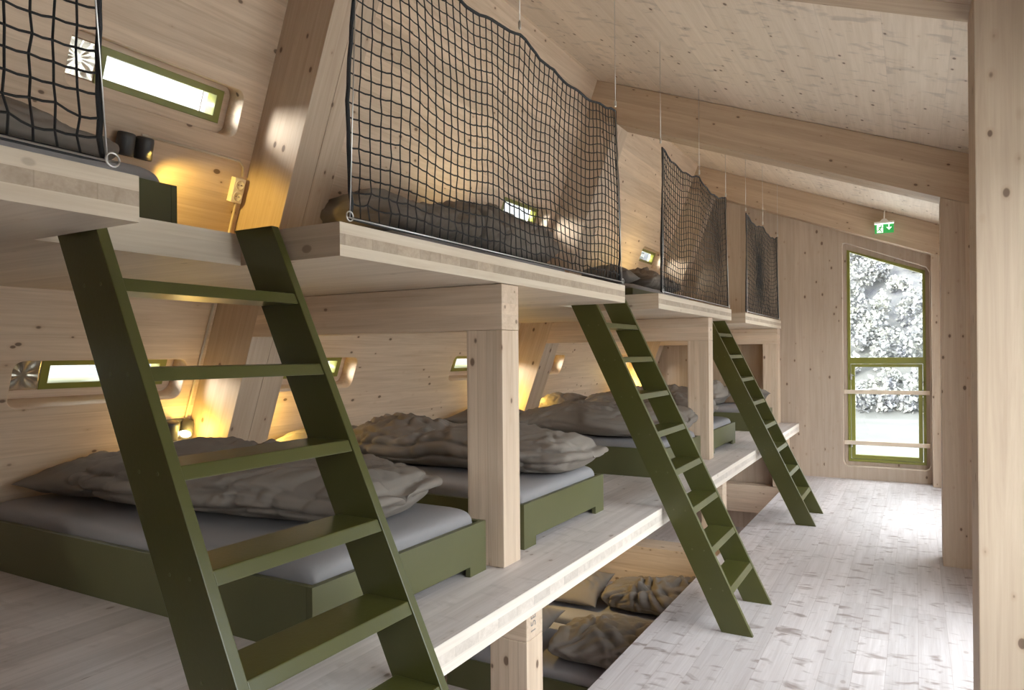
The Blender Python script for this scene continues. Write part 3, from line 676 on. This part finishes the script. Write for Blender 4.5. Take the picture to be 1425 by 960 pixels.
# ------------------------------------------------------------------ wall lamps, sockets, cables
def wall_pt(y, z, d=0.0):
    s_ = (z + s * d) / c
    return WM @ Vector((y, s_, d))
def lamp(y, z, label, lit, power, spot=None, dist=.14, col=(1.0, .67, .15)):
    r = empty('wall_lamp'); r.matrix_world = Matrix.Translation(wall_pt(y, z)) @ WM.to_3x3().to_4x4()
    tag(r, label, 'lamp', 'twin spot wall lamps beside the beds')
    box('wall_plate', -.055, .055, -.035, .035, 0.0, .022, DKGREY, r, bev=.006)
    for k, xx in enumerate((-.042, .042)):
        prof = [(.026, -.048), (.034, -.045), (.036, -.030), (.036, .045), (.033, .049), (.033, .030), (.010, .026)]
        R = Matrix.Translation((xx, -.005, .055)) @ Matrix.Rotation(math.radians(-38 if k == lit else 0), 4, 'Y') @ Matrix.Rotation(math.radians(22 if k == lit else 84), 4, 'X')
        bm = bmesh.new(); bm_lathe(bm, prof, 28, R)
        sh = from_bm('lamp_shade', bm, DKGREY, r, True)
        tube('shade_arm', [(xx * .5, 0, .018), (xx, -.003, .04)], .007, DKGREY, sh)
        if k == lit:
            bm = bmesh.new(); bm_lathe(bm, [(.005, .031), (.026, .032), (.026, .036), (.005, .040)], 20, R)
            from_bm('bulb', bm, BULB, sh, True)
    ld = bpy.data.lights.new('lamp_light', 'SPOT' if spot else 'POINT'); ld.energy = power; ld.color = col; ld.shadow_soft_size = .03
    lo = bpy.data.objects.new('lamp_light', ld); link(lo)
    if spot:
        ld.spot_size = math.radians(spot[3]); ld.spot_blend = .55
        lo.location = wall_pt(y + .042 * (1 if spot[1] > y else -1), z - .045, .09); lo.rotation_euler = (wall_pt(spot[1], spot[2], spot[0]) - lo.location).to_track_quat('-Z', 'Y').to_euler()
    else: lo.location = wall_pt(y + .01, z - .03, dist)
    return r
lamp(2.385, 1.145, 'lit twin spot lamp glaring beside the near ladder', 1, 2.3)
lamp(2.90, 1.135, 'wall lamp half hidden by the first leaning frame', 0, 4.0)
lamp(5.66, 1.135, 'wall lamp hidden behind the first timber post', 1, 4.2)
lamp(6.17, 1.135, 'wall lamp above the yellow lit pillow', 0, 5.0)
lamp(8.95, 1.135, 'lit wall lamp glowing between the rails of the middle ladder', 1, 4.5)
lamp(1.85, 2.430, 'dark twin spot lamp under the small window at top left', None, 26.0, (.12, 2.40, 2.02, 95))
lamp(4.10, 2.400, 'wall lamp hidden by the tall duvet behind the largest net', None, 9.0, None, .46, (1.0, .82, .42))
lamp(7.75, 2.430, 'wall lamp behind the second net', None, 5.0, None, .40, (1.0, .80, .36))

def socket(y, z, label):
    r = empty('power_socket'); r.matrix_world = Matrix.Translation(wall_pt(y, z)) @ WM.to_3x3().to_4x4(); tag(r, label, 'socket', 'double power sockets')
    box('socket_box', -.032, .032, -.062, .062, 0, .034, WHITE, r, bev=.004)
    for yy in (-.029, .029):
        bm = bmesh.new(); bm_lathe(bm, [(.0235, .030), (.0245, .0365), (.0215, .0368), (.0205, .0345), (.001, .0345)], 24, Matrix.Translation((0, yy, 0)))
        f_ = from_bm('socket_face', bm, WHITE, r, True)
        bm = bmesh.new()
        for xx in (-.008, .008): bmesh.ops.create_cone(bm, segments=10, radius1=.0028, radius2=.0028, depth=.0012, cap_ends=True, matrix=Matrix.Translation((xx, yy, .0352)))
        from_bm('socket_holes', bm, DARK, f_)
    return r
socket(2.425, 2.345, 'double white socket beside the lamp lit frame at upper left')
socket(2.435, 1.02, 'double white socket under the glaring wall lamp')
def wire(name, pts, label):
    o = tube(name, [wall_pt(*p) for p in pts], .0065, CHANNEL, None, 8); tag(o, label, 'cable', 'pale cables along the leaning wall')
wire('power_cable', [(2.45, 2.41, .008), (2.44, 2.455, .008), (2.41, 2.475, .008), (1.9, 2.472, .008)], 'pale cable from the upper socket along the wall to the lamp')
wire('power_cable', [(2.445, 2.28, .008), (2.45, 1.90, .008)], 'pale cable running down from the upper socket beside the frame')
wire('power_cable', [(2.455, 1.78, .008), (2.45, 1.4, .008), (2.445, 1.18, .008)], 'pale cable down the frame corner to the glaring wall lamp')
# ------------------------------------------------------------------ exit sign
r = empty('exit_sign', (-.296, 8.95, 2.873)); tag(r, 'green emergency exit sign with running figure and down arrow above the end window', 'exit sign')
box('sign_panel', -.095, .095, -.004, .004, -.056, .050, SIGNG, r, bev=.001)
box('sign_housing', -.100, .100, -.022, .022, .052, .074, WHITE, r, bev=.003)
box('sign_tube', -.092, .092, -.018, .018, .046, .052, TUBEW, r, bev=0)
prism('mount_bracket', [(-.045, .075), (.045, .075), (.018, .105), (-.018, .105)], -.012, .012, WHITE, r, bev=.002)
tube('mount_rod', [(0, 0, .10), (0.002, 0, .175), (.012, 0, .212)], .006, WHITE, r)
bm = bmesh.new(); fy = (-.0058, -.0042)
bm_prism(bm, [(-.072, -.048), (-.010, -.048), (-.010, .040), (-.072, .040)], *fy)
from_bm('door_pictogram', bm, SIGNW, r)
bm = bmesh.new(); fy = (-.0075, -.0059)
bmesh.ops.create_cone(bm, segments=14, radius1=.0085, radius2=.0085, depth=.0016, cap_ends=True, matrix=Matrix.Translation((-.028, -.0067, .026)) @ Matrix.Rotation(math.pi / 2, 4, 'X'))
def limb(a, b, w):
    a = Vector((a[0], a[1])); b = Vector((b[0], b[1])); d = (b - a).normalized(); n = Vector((-d.y, d.x)) * w / 2
    bm_prism(bm, [tuple(a - n), tuple(b - n), tuple(b + n), tuple(a + n)], *fy)
limb((-.033, .017), (-.045, -.010), .014); limb((-.045, -.010), (-.033, -.026), .009); limb((-.033, -.026), (-.026, -.044), .008)
limb((-.045, -.008), (-.058, -.024), .009); limb((-.058, -.024), (-.072, -.026), .008); limb((-.034, .014), (-.018, .002), .007); limb((-.018, .002), (-.010, .008), .006)
limb((-.036, .014), (-.054, .010), .007); limb((-.054, .010), (-.062, -.003), .006)
from_bm('running_figure', bm, SIGNG, r)
bm = bmesh.new(); fy = (-.0058, -.0042)
bm_prism(bm, [(.043, .036), (.053, .036), (.053, .000), (.068, .014), (.074, .006), (.048, -.022), (.022, .006), (.028, .014), (.043, .000)], *fy)
from_bm('arrow_mark', bm, SIGNW, r)
# ------------------------------------------------------------------ outside: meadow, wooded hillside
def hill_mat(name, a, b_, c_, scale):
    m, nt, bs = nt_new(name); N = nt.nodes.new; L = nt.links.new
    tc = N('ShaderNodeTexCoord'); n = N('ShaderNodeTexNoise'); n.inputs['Scale'].default_value = scale; n.inputs['Detail'].default_value = 8; n.inputs['Roughness'].default_value = .7
    L(tc.outputs['Object'], n.inputs['Vector']); cr = N('ShaderNodeValToRGB'); cr.color_ramp.elements[0].position = .35; cr.color_ramp.elements[1].position = .62
    cr.color_ramp.elements[0].color = (*a, 1); cr.color_ramp.elements[1].color = (*c_, 1); e = cr.color_ramp.elements.new(.47); e.color = (*b_, 1)
    L(n.outputs['Fac'], cr.inputs[0]); L(cr.outputs[0], bs.inputs['Base Color']); bs.inputs['Roughness'].default_value = .95
    return m
HILL = hill_mat('pale_hillside', (.075, .075, .09), (.105, .105, .11), (.13, .13, .126), 1.2)
MEADOW = hill_mat('pale_meadow', (.078, .078, .074), (.090, .090, .085), (.102, .102, .097), .35)
BOUNCE_GROUND = hill_mat('pale_bounce_ground', (.50, .49, .47), (.58, .57, .55), (.64, .63, .61), 3.0)  # unseen near ground, made pale to bounce daylight up to the ceiling
LEAF = hill_mat('pale_foliage', (.16, .16, .185), (.23, .232, .23), (.30, .30, .26), .8)
bm = bmesh.new(); rows = []
NR, NA = 46, 180; HS = .80
for i in range(NR):
    rr = 6 + 3.0 * i + 0.05 * i * i; row = []
    for k in range(NA):
        a = 2 * math.pi * k / NA; x = rr * math.cos(a); y = 4 + rr * math.sin(a)
        h = -3.0 + max(0, rr - 52) * (.12 + HS * max(0.0, math.cos((a - math.radians(95)) * .9)) ** 1.5 if abs(a - math.radians(95)) < 1.7 else .12)
        h += (0.15 if rr < 52 else 2.2) * noise.noise(Vector((x * .12, y * .12, 2))) + (1.0 if rr > 55 else 0) * noise.noise(Vector((x * .5, y * .5, 7)))
        row.append(bm.verts.new((x, y, h)))
    rows.append(row)
cv = bm.verts.new((0, 4, -3.0))
for k in range(NA): bm.faces.new([cv, rows[0][k], rows[0][(k + 1) % NA]]).material_index = 2
for i, (a, b) in enumerate(zip(rows, rows[1:])):
    for k in range(NA):
        f = bm.faces.new([a[k], b[k], b[(k + 1) % NA], a[(k + 1) % NA]]); f.material_index = 2 if i < 7 else 1 if i < 14 else 0
o = from_bm('terrain', bm, [HILL, MEADOW, BOUNCE_GROUND], None, True); tag(o, kind='structure')
rg = np.random.RandomState(5); VV, FF = [], []
NT = 620; nl = 150
for k in range(NT):
    a = math.radians(rg.uniform(84, 112)); rr = rg.uniform(51, 96) if k > 90 else rg.uniform(50, 53)
    x = rr * math.cos(a); y = 4 + rr * math.sin(a)
    z = -3.0 + max(0, rr - 52) * (.12 + HS * max(0.0, math.cos((a - math.radians(95)) * .9)) ** 1.5)
    w_, h_ = rg.uniform(.5, 1.1), rg.uniform(1.0, 2.6)
    d = rg.normal(size=(nl, 3)); d /= np.linalg.norm(d, axis=1)[:, None]; rad = rg.uniform(.45, 1.0, size=(nl, 1))
    cen = d * rad * np.array([w_, w_, h_ * .55]) + np.array([x, y, z + h_ * .6])
    t1 = rg.normal(size=(nl, 3)); t1 /= np.linalg.norm(t1, axis=1)[:, None]; t2 = np.cross(t1, rg.normal(size=(nl, 3))); t2 /= np.linalg.norm(t2, axis=1)[:, None]
    sz = rg.uniform(.10, .24, size=(nl, 1)); q = np.stack([cen - t1 * sz, cen - t2 * sz * .7, cen + t1 * sz, cen + t2 * sz * .7], 1).reshape(-1, 3)
    VV.append(q)
VV = np.concatenate(VV); FF = np.arange(len(VV)).reshape(-1, 4)
me = bpy.data.meshes.new('foliage'); me.from_pydata(VV.tolist(), [], FF.tolist())
o = new_obj('foliage', me, LEAF); tag(o, 'pale sunlit trees on the hillside seen through the end window', 'trees', kind='stuff')
# ------------------------------------------------------------------ light
wd = bpy.data.worlds.new('World'); sc.world = wd; wd.use_nodes = True; nt = wd.node_tree; nt.nodes.clear()
out = nt.nodes.new('ShaderNodeOutputWorld'); bg = nt.nodes.new('ShaderNodeBackground'); nt.links.new(bg.outputs[0], out.inputs[0])
bg.inputs[0].default_value = (.925, .965, 1.0, 1); bg.inputs[1].default_value = 7.2
sl = bpy.data.lights.new('Sun', 'SUN'); sl.energy = 9.0; sl.angle = math.radians(22); sl.color = (1.0, .96, .90)
so = bpy.data.objects.new('Sun', sl); link(so); so.rotation_euler = Vector((.52, .76, -.26)).to_track_quat('-Z', 'Y').to_euler()
def portal(name, loc, rot, sx, sy):
    ld = bpy.data.lights.new(name, 'AREA'); ld.shape = 'RECTANGLE'; ld.size = sx; ld.size_y = sy; ld.cycles.is_portal = True
    o = bpy.data.objects.new(name, ld); link(o); o.location = loc; o.rotation_euler = rot
for (a, b), (c_, d_) in zip(RO, RZ): portal('window_portal', (.62, (a + b) / 2, (c_ + d_) / 2), (0, math.pi / 2, 0), d_ - c_, b - a)
portal('window_portal', (-.4, Y0 - .2, 1.52), (math.pi / 2, 0, 0), .9, .85)
portal('window_portal', (-.3, Y1 + .25, 1.45), (-math.pi / 2, 0, 0), .95, 2.7)
for w_ in wins:
    o = WM @ Matrix.Translation(((w_[0] + w_[1]) / 2, (w_[2] + w_[3]) / 2, -.2))
    ld = bpy.data.lights.new('window_portal', 'AREA'); ld.shape = 'RECTANGLE'; ld.size = .62; ld.size_y = .16; ld.cycles.is_portal = True
    lo = bpy.data.objects.new('window_portal', ld); link(lo); lo.matrix_world = o @ Matrix.Rotation(math.pi, 4, 'X')
# lamp of the lowest level, under the middle deck and out of sight
r = empty('wall_lamp', (-2.72, 4.80, ZDB)); tag(r, 'small spot lamp under the middle deck over the lowest beds', 'lamp')
box('ceiling_plate', -.03, .03, -.03, .03, -.018, -.001, DKGREY, r); tube('lamp_stem', [(0, 0, -.018), (0, 0, -.06)], .008, DKGREY, r)
bm = bmesh.new(); bm_lathe(bm, [(.03, -.05), (.036, -.045), (.036, .045), (.033, .049), (.033, .030), (.010, .026)], 24, Matrix.Translation((.02, 0, -.09)) @ Matrix.Rotation(math.radians(150), 4, 'Y'))
from_bm('lamp_shade', bm, DKGREY, r, True)
ld = bpy.data.lights.new('lamp_light', 'SPOT'); ld.energy = 22; ld.color = (1, .70, .26); ld.shadow_soft_size = .03; ld.spot_size = math.radians(110); ld.spot_blend = .6
lo = bpy.data.objects.new('lamp_light', ld); link(lo); lo.location = (-2.66, 4.80, ZDB - .16); lo.rotation_euler = (Vector((-2.0, 4.95, -.5)) - Vector((-2.66, 4.80, .37))).to_track_quat('-Z', 'Y').to_euler()
# ------------------------------------------------------------------ camera
F = 988.7706; yaw, roll = 0.51680, -0.008944
fw = Vector((-math.sin(yaw), math.cos(yaw), 0)); rt = Vector((math.cos(yaw), math.sin(yaw), 0)); up = rt.cross(fw)
cr_, sr = math.cos(roll), math.sin(roll)
R_, U_ = rt * cr_ + up * sr, rt * -sr + up * cr_
cd = bpy.data.cameras.new('Camera'); co = bpy.data.objects.new('Camera', cd); link(co)
co.matrix_world = Matrix(((R_.x, U_.x, -fw.x, 0), (R_.y, U_.y, -fw.y, 0), (R_.z, U_.z, -fw.z, 1.5), (0, 0, 0, 1)))
cd.sensor_fit = 'HORIZONTAL'; cd.sensor_width = 36; cd.lens = F * 36 / 1425; cd.shift_y = 13.4077 / 1425; cd.clip_start = .02; cd.clip_end = 500
sc.camera = co
sc.view_settings.view_transform = 'Standard'; sc.view_settings.look = 'None'; sc.view_settings.gamma = 1; sc.view_settings.use_curve_mapping = False
sc.view_settings.exposure = 0.45
sc.cycles.use_denoising = True
sc.cycles.max_bounces = 12; sc.cycles.diffuse_bounces = 7; sc.cycles.transparent_max_bounces = 16
sc.cycles.sample_clamp_indirect = 6
